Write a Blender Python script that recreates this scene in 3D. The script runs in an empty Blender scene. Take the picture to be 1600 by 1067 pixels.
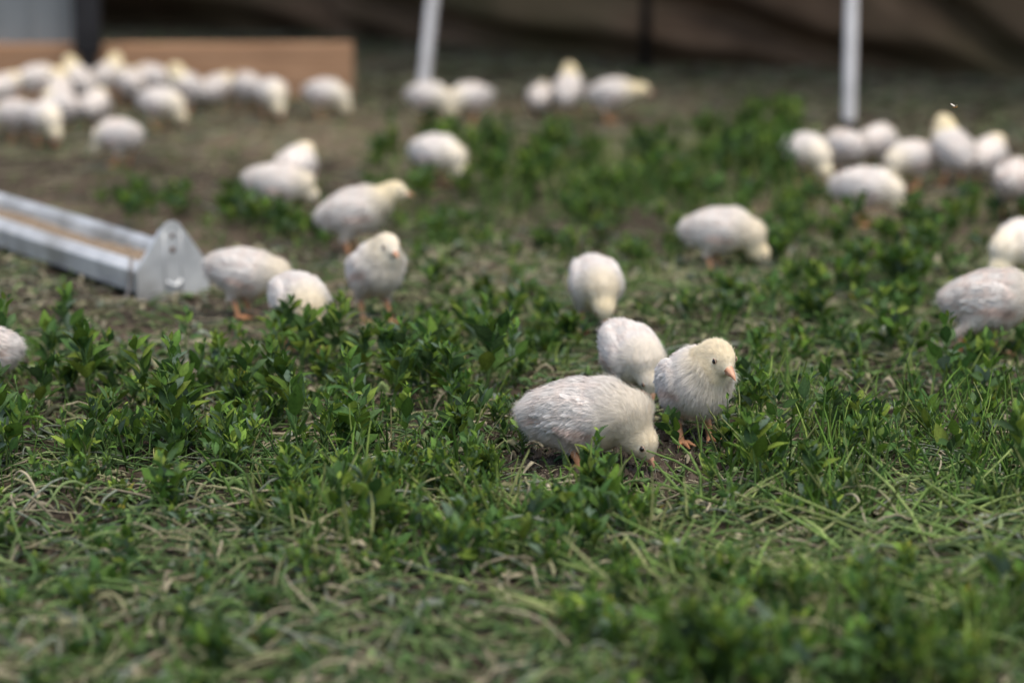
import bpy, math, random
import numpy as np
from mathutils import Vector, Matrix
from mathutils.kdtree import KDTree

S = bpy.context.scene
C = S.collection
R = math.radians

# ------------------------------------------------------------------ camera, world, sun, exposure
CAM_H, PITCH, FPX = 0.80, math.atan((533.5 + 270) / 3777.8), 3777.8
cam_d = bpy.data.cameras.new('camera')
cam = bpy.data.objects.new('camera', cam_d)
C.objects.link(cam)
cam.location = (0, 0, CAM_H)
cam.rotation_euler = (math.pi / 2 - PITCH, 0, 0)
cam_d.lens, cam_d.sensor_width = 85, 36
cam_d.clip_start, cam_d.clip_end = 0.05, 2000
cam_d.dof.use_dof = True
cam_d.dof.focus_distance = 3.10
cam_d.dof.aperture_fstop = 2.3
S.camera = cam

SUN_EL, SUN_AZ = 72, 145         # soft overcast light, high, from behind the camera's right shoulder
w = bpy.data.worlds.new('World'); S.world = w; w.use_nodes = True
nt = w.node_tree
bg = nt.nodes['Background']
sky = nt.nodes.new('ShaderNodeTexSky')
sky.sky_type = 'NISHITA'; sky.sun_disc = False
sky.sun_elevation = R(SUN_EL); sky.sun_rotation = R(SUN_AZ)
sky.air_density = 1.0; sky.dust_density = 4.0; sky.ozone_density = 1.0
nt.links.new(sky.outputs[0], bg.inputs[0]); bg.inputs[1].default_value = 0.148
sl = bpy.data.lights.new('sun', 'SUN'); sl.energy = 1.5; sl.angle = R(60); sl.color = (1, 0.895, 0.75)
so = bpy.data.objects.new('sun', sl); C.objects.link(so)
sd = Vector((math.sin(R(SUN_AZ)) * math.cos(R(SUN_EL)), math.cos(R(SUN_AZ)) * math.cos(R(SUN_EL)), math.sin(R(SUN_EL))))
so.rotation_euler = sd.to_track_quat('Z', 'Y').to_euler()
S.view_settings.view_transform = 'Standard'; S.view_settings.look = 'None'
S.view_settings.exposure = 0.68; S.view_settings.gamma = 1.0
S.cycles.use_denoising = True
S.cycles.max_bounces = 8; S.cycles.diffuse_bounces = 4; S.cycles.transmission_bounces = 4
S.cycles.transparent_max_bounces = 4


# ------------------------------------------------------------------ geometry helpers
def gz(x, y):                                     # height of the uneven ground
    return (0.006 * np.sin(7.1 * x + 1.3 * y) * np.sin(5.3 * y - 0.7 * x) + 0.004 * np.sin(17 * x + 3) * np.sin(14 * y + 1)
            + 0.003 * np.sin(31 * x - 9 * y) + 0.002 * np.sin(43 * y + 21 * x)) * np.clip((y - 1.0) / 0.5, 0, 1)


def G(px, py, z=0.0):                             # where a sight line through the photo meets height z
    dx, dy = (px - 800) / FPX, -(py - 533.5) / FPX
    d = np.array([dx, math.cos(PITCH) + dy * math.sin(PITCH), -math.sin(PITCH) + dy * math.cos(PITCH)])
    t = (z - CAM_H) / d[2]
    return np.array([d[0] * t, d[1] * t, z])


def proj(x, y, z=0.0):
    q = np.asarray(z) - CAM_H
    fw = y * math.cos(PITCH) - q * math.sin(PITCH)
    up = y * math.sin(PITCH) + q * math.cos(PITCH)
    return 800 + FPX * x / fw, 533.5 - FPX * up / fw


def mesh(name, V, quads=None, tris=None, mat=None, col=None, parent=None, smooth=True, mi=None, normals=None, link=True):
    me = bpy.data.meshes.new(name)
    V = np.asarray(V, np.float32)
    q = np.zeros((0, 4), np.int32) if quads is None or len(quads) == 0 else np.asarray(quads, np.int32)
    t = np.zeros((0, 3), np.int32) if tris is None or len(tris) == 0 else np.asarray(tris, np.int32)
    me.vertices.add(len(V)); me.vertices.foreach_set('co', V.ravel())
    me.loops.add(q.size + t.size); me.loops.foreach_set('vertex_index', np.concatenate([q.ravel(), t.ravel()]))
    n = len(q) + len(t)
    me.polygons.add(n)
    me.polygons.foreach_set('loop_start', np.concatenate([np.arange(len(q)) * 4, q.size + np.arange(len(t)) * 3]).astype(np.int32))
    if smooth is not None:
        me.polygons.foreach_set('use_smooth', np.full(n, bool(smooth)))
    if mi is not None:
        me.polygons.foreach_set('material_index', np.asarray(mi, np.int32))
    if col is not None:
        a = me.attributes.new('Col', 'FLOAT_COLOR', 'POINT')
        c = np.ones((len(V), 4), np.float32); c[:, :3] = col
        a.data.foreach_set('color', c.ravel())
    for m in (mat if isinstance(mat, (list, tuple)) else [mat]):
        me.materials.append(m)
    me.update(calc_edges=True); me.validate()
    if normals is not None:
        me.normals_split_custom_set_from_vertices(np.asarray(normals, np.float32).tolist())
    o = bpy.data.objects.new(name, me)
    if link:
        C.objects.link(o)
    if parent:
        o.parent = parent
    return o


class MB:                                          # collects pieces of ONE part
    def __init__(s): s.V, s.Q, s.T, s.Cc, s.n = [], [], [], [], 0
    def add(s, V, quads=None, tris=None, col=(1, 1, 1)):
        V = np.asarray(V, float); s.V.append(V)
        if quads is not None and len(quads): s.Q.append(np.asarray(quads, int) + s.n)
        if tris is not None and len(tris): s.T.append(np.asarray(tris, int) + s.n)
        s.Cc.append(np.broadcast_to(np.asarray(col, float), (len(V), 3))); s.n += len(V)
    def arrays(s):
        return (np.concatenate(s.V), np.concatenate(s.Q) if s.Q else np.zeros((0, 4), int),
                np.concatenate(s.T) if s.T else np.zeros((0, 3), int), np.concatenate(s.Cc))
    def box(s, c, h, rot=None, col=(1, 1, 1), bev=0.0):
        c, h = np.array(c, float), np.array(h, float)
        b = min(bev, h.min() * 0.9)
        pts = []
        for sx in (-1, 1):
            for sy in (-1, 1):
                for sz in (-1, 1):
                    sg = np.array([sx, sy, sz])
                    for k in range(3):
                        p = sg * h
                        if b > 0:
                            p = p - sg * b
                            p[k] += sg[k] * b
                        pts.append(p)
        P = np.array(pts)
        if b <= 0:
            P = P[::3]
            Q = [[0, 1, 3, 2], [4, 6, 7, 5], [0, 4, 5, 1], [2, 3, 7, 6], [0, 2, 6, 4], [1, 5, 7, 3]]
            T = None
        else:
            ix = lambda a, bb, cc, k: (a * 4 + bb * 2 + cc) * 3 + k
            Q = []; T = []
            for a in (0, 1):
                q = [ix(a, 0, 0, 0), ix(a, 0, 1, 0), ix(a, 1, 1, 0), ix(a, 1, 0, 0)]; Q.append(q if a == 0 else q[::-1])
                q = [ix(0, a, 0, 1), ix(1, a, 0, 1), ix(1, a, 1, 1), ix(0, a, 1, 1)]; Q.append(q if a == 0 else q[::-1])
                q = [ix(0, 0, a, 2), ix(0, 1, a, 2), ix(1, 1, a, 2), ix(1, 0, a, 2)]; Q.append(q if a == 0 else q[::-1])
            for a in (0, 1):
                for bb in (0, 1):
                    Q.append([ix(a, bb, 0, 0), ix(a, bb, 1, 0), ix(a, bb, 1, 1), ix(a, bb, 0, 1)])
                    Q.append([ix(a, 0, bb, 0), ix(a, 1, bb, 0), ix(a, 1, bb, 2), ix(a, 0, bb, 2)])
                    Q.append([ix(0, a, bb, 1), ix(1, a, bb, 1), ix(1, a, bb, 2), ix(0, a, bb, 2)])
                    for cc in (0, 1):
                        T.append([ix(a, bb, cc, 0), ix(a, bb, cc, 1), ix(a, bb, cc, 2)])
        if rot is not None:
            P = P @ np.array(rot).T
        s.add(P + c, Q, T, col)
    def tube(s, pts, rad, n=8, col=(1, 1, 1), cap=True):
        V, Q = tube(np.array(pts, float), np.broadcast_to(np.asarray(rad, float), (len(pts),)), n)
        T = None
        if cap:
            m = len(V)
            V = np.vstack([V, pts[0], pts[-1]])
            T = [[m, (i + 1) % n, i] for i in range(n)] + [[m + 1, m - n + i, m - n + (i + 1) % n] for i in range(n)]
        s.add(V, Q, T, col)
    def obj(s, name, mat, parent=None, smooth=True, usecol=True, link=True):
        V, Q, T, c = s.arrays()
        return mesh(name, V, Q, T, mat, c if usecol else None, parent, smooth, link=link)


def unit(v):
    return v / np.maximum(np.linalg.norm(v, axis=-1, keepdims=True), 1e-9)


def tube(P, rad, n):
    T = unit(np.gradient(P, axis=0))
    ref = np.array([0.31, 0.17, 0.93]) if abs(T[0] @ np.array([0.31, 0.17, 0.93])) < 0.9 else np.array([1., 0.2, 0])
    a = unit(np.cross(T, ref)); b = np.cross(T, a)
    th = np.arange(n) * 2 * math.pi / n
    V = P[:, None] + rad[:, None, None] * (np.cos(th)[None, :, None] * a[:, None] + np.sin(th)[None, :, None] * b[:, None])
    m = len(P)
    i = np.arange(m - 1)[:, None] * n; k = np.arange(n)[None]; k2 = (k + 1) % n
    Q = np.stack([i + k, i + k2, i + n + k2, i + n + k], -1).reshape(-1, 4)
    return V.reshape(-1, 3), Q


def tag(o, label=None, cat=None, group=None, kind=None):
    if label: o['label'] = label
    if cat: o['category'] = cat
    if group: o['group'] = group
    if kind: o['kind'] = kind
    return o


def empty(name, loc, rz=0.0):
    o = bpy.data.objects.new(name, None); C.objects.link(o)
    o.location = [float(v) for v in loc]; o.rotation_euler = (0, 0, rz); o.empty_display_size = 0.05
    return o


# ------------------------------------------------------------------ materials
def newmat(name):
    m = bpy.data.materials.new(name); m.use_nodes = True
    t = m.node_tree
    return m, t, t.nodes['Principled BSDF'], t.nodes['Material Output']


def attr_mat(name, rough=0.6, trans=0.0, spec=0.3, vary=0.12, noise_scale=300, noise_amt=0.25, sss=0.0):
    m, t, p, out = newmat(name)
    N, L = t.nodes, t.links
    a = N.new('ShaderNodeAttribute'); a.attribute_name = 'Col'
    tc = N.new('ShaderNodeTexCoord')
    no = N.new('ShaderNodeTexNoise'); no.inputs['Scale'].default_value = noise_scale; no.inputs['Detail'].default_value = 3
    L.new(tc.outputs['Object'], no.inputs['Vector'])
    mr = N.new('ShaderNodeMapRange'); mr.inputs[1].default_value = 0.3; mr.inputs[2].default_value = 0.7
    mr.inputs[3].default_value = 1 - noise_amt; mr.inputs[4].default_value = 1 + noise_amt
    L.new(no.outputs[0], mr.inputs[0])
    oi = N.new('ShaderNodeObjectInfo')
    mo = N.new('ShaderNodeMapRange'); mo.inputs[3].default_value = 1 - vary; mo.inputs[4].default_value = 1 + vary
    L.new(oi.outputs['Random'], mo.inputs[0])
    mu = N.new('ShaderNodeMath'); mu.operation = 'MULTIPLY'
    L.new(mr.outputs[0], mu.inputs[0]); L.new(mo.outputs[0], mu.inputs[1])
    mx = N.new('ShaderNodeVectorMath'); mx.operation = 'SCALE'
    L.new(a.outputs['Color'], mx.inputs[0]); L.new(mu.outputs[0], mx.inputs['Scale'])
    L.new(mx.outputs[0], p.inputs['Base Color'])
    p.inputs['Roughness'].default_value = rough
    p.inputs['Specular IOR Level'].default_value = spec
    if sss:
        p.inputs['Subsurface Weight'].default_value = sss
        p.inputs['Subsurface Radius'].default_value = (0.004, 0.002, 0.001); p.inputs['Subsurface Scale'].default_value = 1
    if trans:
        tr = N.new('ShaderNodeBsdfTranslucent'); L.new(mx.outputs[0], tr.inputs[0])
        ms = N.new('ShaderNodeMixShader'); ms.inputs[0].default_value = trans
        L.new(p.outputs[0], ms.inputs[1]); L.new(tr.outputs[0], ms.inputs[2]); L.new(ms.outputs[0], out.inputs[0])
    return m


def noise_mat(name, c1, c2, scale=8, rough=0.7, metal=0.0, spec=0.4, bump=0.0, stretch=(1, 1, 1), detail=6, lo=0.35, hi=0.65, c3=None, scale3=1.5):
    m, t, p, out = newmat(name)
    N, L = t.nodes, t.links
    tc = N.new('ShaderNodeTexCoord'); mp = N.new('ShaderNodeMapping'); mp.inputs['Scale'].default_value = stretch
    L.new(tc.outputs['Object'], mp.inputs[0])
    no = N.new('ShaderNodeTexNoise'); no.inputs['Scale'].default_value = scale; no.inputs['Detail'].default_value = detail
    L.new(mp.outputs[0], no.inputs['Vector'])
    cr = N.new('ShaderNodeValToRGB')
    cr.color_ramp.elements[0].position = lo; cr.color_ramp.elements[0].color = (*c1, 1)
    cr.color_ramp.elements[1].position = hi; cr.color_ramp.elements[1].color = (*c2, 1)
    L.new(no.outputs[0], cr.inputs[0])
    colout = cr.outputs[0]
    if c3 is not None:
        n3 = N.new('ShaderNodeTexNoise'); n3.inputs['Scale'].default_value = scale3; n3.inputs['Detail'].default_value = 4
        L.new(mp.outputs[0], n3.inputs['Vector'])
        r3 = N.new('ShaderNodeMapRange'); r3.inputs[1].default_value = 0.48; r3.inputs[2].default_value = 0.66
        L.new(n3.outputs[0], r3.inputs[0])
        mx = N.new('ShaderNodeMix'); mx.data_type = 'RGBA'
        L.new(r3.outputs[0], mx.inputs[0]); L.new(cr.outputs[0], mx.inputs[6]); mx.inputs[7].default_value = (*c3, 1)
        colout = mx.outputs[2]
    L.new(colout, p.inputs['Base Color'])
    p.inputs['Roughness'].default_value = rough; p.inputs['Metallic'].default_value = metal
    p.inputs['Specular IOR Level'].default_value = spec
    if bump:
        b = N.new('ShaderNodeBump'); b.inputs['Strength'].default_value = bump; b.inputs['Distance'].default_value = 0.01
        L.new(no.outputs[0], b.inputs['Height']); L.new(b.outputs[0], p.inputs['Normal'])
    return m


M_SOIL = noise_mat('soil', (0.018, 0.0142, 0.010), (0.072, 0.059, 0.042), 45, 0.95, spec=0.1, bump=0.8, detail=10, c3=(0.135, 0.106, 0.074), scale3=1.1)
M_LEAF = attr_mat('leaf', 0.58, 0.28, 0.14, 0.15, 260, 0.22)
M_STEM = attr_mat('stem', 0.55, 0.0, 0.3, 0.15, 200, 0.2)
M_LITTER = attr_mat('cut_stems', 0.7, 0.12, 0.2, 0.0, 120, 0.25)
M_CRUMB = attr_mat('crumb', 0.95, 0.0, 0.1, 0.0, 200, 0.3)
M_DOWN = attr_mat('down', 0.9, 0.36, 0.05, 0.06, 60, 0.04)
M_SKIN = attr_mat('plumage_base', 0.95, 0.0, 0.05, 0.02, 90, 0.06)
M_LEG = noise_mat('leg_skin', (0.56, 0.25, 0.11), (0.70, 0.37, 0.19), 160, 0.5, spec=0.35, bump=0.3)
M_BEAK = noise_mat('beak_horn', (0.50, 0.24, 0.14), (0.66, 0.40, 0.26), 120, 0.4, spec=0.4)
M_LID = noise_mat('eyelid_skin', (0.36, 0.25, 0.17), (0.52, 0.38, 0.27), 200, 0.7, spec=0.2)
M_EYE = noise_mat('eye', (0.006, 0.005, 0.004), (0.015, 0.01, 0.008), 90, 0.08, spec=0.6)
M_ZINC = noise_mat('galvanised_steel', (0.48, 0.50, 0.50), (0.66, 0.68, 0.67), 22, 0.42, 0.35, 0.5, 0.05, (1, 1, 1), 5, c3=(0.34, 0.34, 0.32), scale3=7)
M_FEED = noise_mat('feed', (0.13, 0.098, 0.068), (0.33, 0.26, 0.18), 160, 0.95, spec=0.1, bump=0.8)
M_RUST = noise_mat('rust', (0.05, 0.03, 0.02), (0.16, 0.08, 0.04), 150, 0.9, spec=0.1)
M_WIRE = noise_mat('wire', (0.16, 0.15, 0.14), (0.28, 0.26, 0.24), 60, 0.5, 0.5)
M_PVC = noise_mat('white_plastic', (0.66, 0.65, 0.63), (0.86, 0.85, 0.83), 24, 0.5, spec=0.4, stretch=(1, 1, 0.5), c3=(0.42, 0.41, 0.40), scale3=9)
M_TARP = noise_mat('brown_tarp', (0.110, 0.070, 0.042), (0.230, 0.148, 0.090), 3.2, 0.85, spec=0.1, bump=0.3, detail=8, c3=(0.140, 0.118, 0.058), scale3=0.55)
M_WOOD = noise_mat('weathered_wood', (0.31, 0.175, 0.095), (0.47, 0.285, 0.165), 9, 0.8, spec=0.2, bump=0.2, stretch=(0.6, 4, 8), detail=8, c3=(0.24, 0.15, 0.09), scale3=1.2)
M_GREY = noise_mat('grey_sheet', (0.16, 0.18, 0.185), (0.195, 0.215, 0.22), 4, 0.6, spec=0.3, detail=5)
M_BLACK = noise_mat('black_plastic', (0.010, 0.010, 0.011), (0.02, 0.02, 0.022), 12, 0.6, spec=0.3)
M_DARKPOST = noise_mat('dark_post', (0.012, 0.010, 0.009), (0.03, 0.024, 0.02), 12, 0.8, spec=0.2)
M_WING = noise_mat('insect_wing', (0.45, 0.40, 0.32), (0.70, 0.66, 0.58), 300, 0.4, spec=0.3)
M_BEE = noise_mat('insect_body', (0.10, 0.05, 0.02), (0.35, 0.20, 0.06), 400, 0.7, spec=0.2)

# ------------------------------------------------------------------ ground
xs = np.concatenate([[-400, -120, -40, -15, -7], np.arange(-3.2, 3.2001, 0.025), [7, 15, 40, 120, 400]])
ys = np.concatenate([[-400, -100, -20, -4, 0], np.arange(1.0, 11.0001, 0.025), [14, 22, 50, 120, 500]])
X, Y = np.meshgrid(xs, ys)
rg = np.random.default_rng(3)
Z = gz(X, Y) + np.where((np.abs(X) < 3.2) & (Y > 1) & (Y < 11), rg.normal(0, 0.0016, X.shape), 0)
nx, ny = len(xs), len(ys)
ii = (np.arange(ny - 1)[:, None] * nx + np.arange(nx - 1)[None]).ravel()
o = mesh('ground', np.stack([X, Y, Z], -1).reshape(-1, 3), np.stack([ii, ii + 1, ii + nx + 1, ii + nx], -1), None, M_SOIL)
tag(o, kind='structure')

# ------------------------------------------------------------------ brown tarp wall behind the flock
base_px = [(-1400, -5), (-600, 22), (0, 36), (300, 44), (560, 60), (800, 84), (1000, 100), (1300, 112), (1600, 127), (2100, 146), (2900, 165)]
bp = np.array([G(*p)[:2] for p in base_px])
seg = np.r_[0, np.cumsum(np.linalg.norm(np.diff(bp, axis=0), axis=1))]
nu, nv = 520, 120
u = np.linspace(0, seg[-1], nu); v = np.linspace(0, 1, nv)
bx, by = np.interp(u, seg, bp[:, 0]), np.interp(u, seg, bp[:, 1])
tn = unit(np.stack([np.gradient(bx), np.gradient(by)], -1)); nrm = np.stack([tn[:, 1], -tn[:, 0]], -1)   # towards the birds
U, Vv = np.meshgrid(u, v, indexing='ij')
Hh = 2.3 * np.clip(Vv / 0.8, 0, 1) ** 1.5           # the sheet rises, then turns forward into an unseen roof added for shade
ss = lambda a: np.clip(a, 0, 1) ** 2 * (3 - 2 * np.clip(a, 0, 1))
fold = 0.03 * np.sin(5.2 * U - 4.4 * Hh + 1.5 * np.sin(0.9 * U)) + 0.012 * np.sin(13 * U + 11 * Hh)
pxu = lambda q: np.interp(q, [b_[0] for b_ in base_px], seg)
for (xa, ya), (xb, yb), dp, wd_ in (((600, -20), (930, 88), .20, .055), ((1130, 10), (1430, 122), .20, .055), ((1440, -30), (1620, 105), .20, .045), ((500, -40), (560, 60), .16, .06), ((900, -60), (1130, 40), .10, .05), ((-200, -60), (60, 30), .12, .05)):
    ua, ub = pxu(xa), pxu(xb); za, zb = [(np.interp(q, [b_[0] for b_ in base_px], [b_[1] for b_ in base_px]) - r_) / 470 for q, r_ in ((xa, ya), (xb, yb))]
    dl = np.hypot(ub - ua, zb - za); tt_ = ((U - ua) * (ub - ua) + (Hh - za) * (zb - za)) / dl ** 2
    pd = ((U - ua) * (zb - za) - (Hh - za) * (ub - ua)) / dl
    fold = fold - dp * np.exp(-(pd / wd_) ** 2) * ss((tt_ + 0.6) * 1.5) * ss((1.25 - tt_) * 2.5)
hol = np.exp(-((U - pxu(285)) / 0.28) ** 2)
off = (0.17 + 0.20 * hol) * ss(Hh / (0.16 + 0.10 * hol)) + fold * ss(Hh / 0.12) - 0.10 * ss((Hh - 0.5) / 1.5) + 1.40 * np.clip((Vv - 0.8) / 0.2, 0, 1)
P = np.stack([bx[:, None] + nrm[:, None, 0] * off, by[:, None] + nrm[:, None, 1] * off, Hh - 0.015 + 0.02 * np.sin(3 * U) * Vv - 0.15 * np.clip((Vv - 0.8) / 0.2, 0, 1)], -1)
back = P.copy(); back[..., 0] -= nrm[:, None, 0] * 0.012; back[..., 1] -= nrm[:, None, 1] * 0.012
ii = (np.arange(nu - 1)[:, None] * nv + np.arange(nv - 1)[None]).ravel()
Qf = np.stack([ii, ii + nv, ii + nv + 1, ii + 1], -1); nb = nu * nv
top = np.arange(nu) * nv + nv - 1; bot = np.arange(nu) * nv; e0 = np.arange(nv); e1 = (nu - 1) * nv + np.arange(nv)
rim = []
for e in (top, bot, e0, e1):
    rim.append(np.stack([e[:-1], e[1:], e[1:] + nb, e[:-1] + nb], -1))
o = mesh('tarp_wall', np.vstack([P.reshape(-1, 3), back.reshape(-1, 3)]), np.vstack([Qf, Qf[:, ::-1] + nb] + rim), None, M_TARP)
tag(o, 'dark brown slack tarp hanging in folds as a wall behind the whole flock', 'tarp wall')

# dark thin post in front of the tarp
g = G(1008, 108)
b = MB(); b.tube([[0, 0, -0.03], [0.002, 0, 0.6], [0, 0.01, 1.25]], [0.017, 0.016, 0.015], 10)
o = b.obj('dark_stake', M_DARKPOST, usecol=False); o.location = g
tag(o, 'thin dark stake against the brown tarp between the two white poles', 'stake')

# ------------------------------------------------------------------ white poles
def pole(px, py, rad, lean, label):
    g = G(px, py)
    r = empty('support_pole', g)
    L = 2.05
    b = MB()
    z = np.linspace(-0.06, L, 40)
    b.tube(np.stack([z * lean[0], z * lean[1], z], -1), rad, 20)
    b.obj('pole_shaft', M_PVC, r, usecol=False)
    c = MB(); z2 = np.linspace(0.0, 0.035, 5)
    c.tube(np.stack([z2 * lean[0], z2 * lean[1], z2], -1), [rad * 1.3, rad * 1.3, rad * 1.25, rad * 1.2, rad * 1.02], 20)
    c.obj('pole_foot', M_DARKPOST, r, usecol=False)
    tag(r, label, 'pole', 'white tent poles')
pole(659, 160, 0.0180, (0.115, 0.02), 'leaning white pole, left one, rising behind the pair of chicks pecking head to head')
pole(1326, 208, 0.0170, (-0.006, 0.01), 'upright white pole, right one, standing behind the crowd of chicks at right')

# ------------------------------------------------------------------ plank and grey panel at upper left
g0, g1 = G(-330, 158), G(553, 152)
ax = unit((g1 - g0)); ay = np.array([-ax[1], ax[0], 0]); rot = np.stack([ax, ay, [0, 0, 1]], 1)
Lb = float(np.linalg.norm(g1 - g0))
coop = empty('pen_wall', g0, math.atan2(ax[1], ax[0]))
sc0 = 1 / 531.0
b = MB(); b.box((Lb / 2, 0.02, 0.080), (Lb / 2, 0.020, 0.083), bev=0.004); b.obj('plank', M_WOOD, coop, smooth=False, usecol=False)
xg = (120 + 330) * sc0
b = MB(); b.box((xg / 2, 0.062, 0.62), (xg / 2 + 0.02, 0.018, 0.46), bev=0.003)
for k in range(9):
    b.box((0.04 + k * (xg - 0.02) / 8.6, 0.041, 0.62), (0.004, 0.0028, 0.45), bev=0.001)
b.obj('grey_panel', M_GREY, coop, smooth=False, usecol=False)
b = MB(); b.box((xg + 0.047, -0.028, 0.66), (0.040, 0.028, 0.52), bev=0.006); b.box((xg + 0.047, -0.026, 0.105), (0.020, 0.022, 0.045), bev=0.005)
b.obj('corner_post', M_BLACK, coop, smooth=False, usecol=False)
tag(coop, 'brown plank on edge with grey panel and black post above, behind the crowded chicks', 'pen wall')

# ------------------------------------------------------------------ galvanised feed trough
pl, pr = G(214, 470), G(328, 459)                  # feet of the end plate
pm = (pl + pr) / 2
far = G(-70, 352)                                  # trough axis leaves the frame to the left
tx = unit(pm - far)                                # points from the far end to the end plate
ty = np.array([-tx[1], tx[0], 0.0])
Wt = 0.062
trough = empty('feed_trough', pm, math.atan2(tx[1], tx[0])); trough.scale = (1.0, 1.08, 1.02)
TL = 1.30
# cross-section (y, z): folded sheet with inward lips; y>0 is the far side
sec = [(-0.040, 0.058), (-0.042, 0.062), (-0.0605, 0.049), (-0.0615, 0.046), (-0.058, 0.012), (-0.030, 0.006), (0.022, 0.006), (0.034, 0.012), (0.0430, 0.064), (0.0515, 0.073), (0.0530, 0.070)]
th = 0.0016
sec = np.array(sec)
tg = unit(np.gradient(sec, axis=0)); sn = np.stack([-tg[:, 1], tg[:, 0]], -1)
loop = np.vstack([sec, (sec + sn * th)[::-1]])
m = len(loop); xst = np.linspace(-TL, -0.004, 30)
V = np.concatenate([np.c_[np.full(m, x), loop + np.c_[np.zeros(m), 0.0006 * np.sin(x * 9 + np.arange(m))]] for x in xst])
i = np.arange(len(xst) - 1)[:, None] * m; k = np.arange(m)[None]; k2 = (k + 1) % m
mesh('trough_body', V, np.stack([i + k, i + m + k, i + m + k2, i + k2], -1).reshape(-1, 4), None, M_ZINC, None, trough, smooth=False)
# feed
fy = np.linspace(-0.055, 0.038, 12); fx = np.linspace(-TL + 0.01, -0.01, 130)
FX, FY = np.meshgrid(fx, fy)
FZ = 0.047 + 0.006 * np.sin(FX * 13 + 1) * np.cos(FY * 60) + rg.normal(0, 0.0012, FX.shape) - 0.1 * FY * 0.2
ii = (np.arange(11)[:, None] * 130 + np.arange(129)[None]).ravel()
mesh('feed_mash', np.stack([FX, FY, FZ], -1).reshape(-1, 3), np.stack([ii, ii + 1, ii + 131, ii + 130], -1), None, M_FEED, None, trough)


def end_plate(x, name):
    pts = [(-0.063, 0.0), (0.063, 0.0), (0.0645, 0.004), (0.0645, 0.050), (0.060, 0.058)]
    for a in np.linspace(22, 158, 12):
        pts.append((0.020 * math.cos(R(a)), 0.112 + 0.020 * math.sin(R(a))))
    pts += [(-0.060, 0.058), (-0.0645, 0.050), (-0.0645, 0.004)]
    p = np.array(pts); n = len(p)
    V = np.vstack([np.c_[np.full(n, x - 0.0012), p], np.c_[np.full(n, x + 0.0012), p], np.c_[np.full(n, x - 0.009), p * [0.985, 0.985] + [0, 0.001]]])
    me = bpy.data.meshes.new(name)
    faces = [list(range(n, 2 * n)), list(range(n))[::-1]]
    for i in range(n):
        j = (i + 1) % n
        faces.append([i, j, n + j, n + i])
        if not (5 <= i < 16):
            faces.append([2 * n + i, 2 * n + j, j, i])   # folded flange
    me.from_pydata(V.tolist(), [], faces); me.materials.append(M_ZINC); me.update()
    o = bpy.data.objects.new(name, me); C.objects.link(o); o.parent = trough
    return o
ep = end_plate(0.0, 'end_plate')
b = MB()
for yy in (-0.015, 0.015):
    b.tube([[0.0014, yy, 0.006], [0.0014, yy, 0.115]], 0.0011, 6)
b.obj('pressed_rib', M_ZINC, ep, usecol=False)
b = MB()
for zz, rr in ((0.106, 0.0038), (0.082, 0.0045)):
    b.tube([[0.0008, 0, zz], [0.0022, 0, zz]], rr, 14)
b.obj('rivet_hole', M_RUST, ep, usecol=False)
b = MB()
a = np.linspace(R(200), R(340), 11)
b.tube(np.stack([np.full(11, 0.0022), 0.001 + 0.014 * np.cos(a), 0.036 + 0.016 * np.sin(a)], -1), [0.001] + [0.0042] * 9 + [0.001], 8)
b.obj('embossed_handle', M_ZINC, ep, usecol=False)
end_plate(-TL, 'end_plate')
b = MB()
b.tube([[-0.022, -0.063, 0.072], [-0.020, -0.066, 0.05], [-0.017, -0.069, 0.025], [-0.02, -0.078, -0.003], [-0.028, -0.098, -0.012]], 0.0032, 8)
b.obj('wire_leg', M_WIRE, trough, usecol=False)
tag(trough, 'long galvanised steel feed trough with pointed end plate lying on bare soil', 'feed trough')

# ------------------------------------------------------------------ chicks
def sd_ell(P, c, r, A=None):
    q = P - c
    if A is not None:
        q = q @ A                                 # columns of A are the ellipsoid axes
    q0 = np.linalg.norm(q / r, axis=-1); q1 = np.linalg.norm(q / (np.array(r) ** 2), axis=-1)
    return q0 * (q0 - 1) / np.maximum(q1, 1e-9)


def sd_cone(P, a, b, r1, r2):
    ab = b - a; t = np.clip(((P - a) @ ab) / max(ab @ ab, 1e-12), 0, 1)
    return np.linalg.norm(P - a - t[..., None] * ab, axis=-1) - (r1 + (r2 - r1) * t)


def smin(a, b, k):
    h = np.clip(0.5 + 0.5 * (b - a) / k, 0, 1)
    return b + (a - b) * h - k * h * (1 - h)


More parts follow.
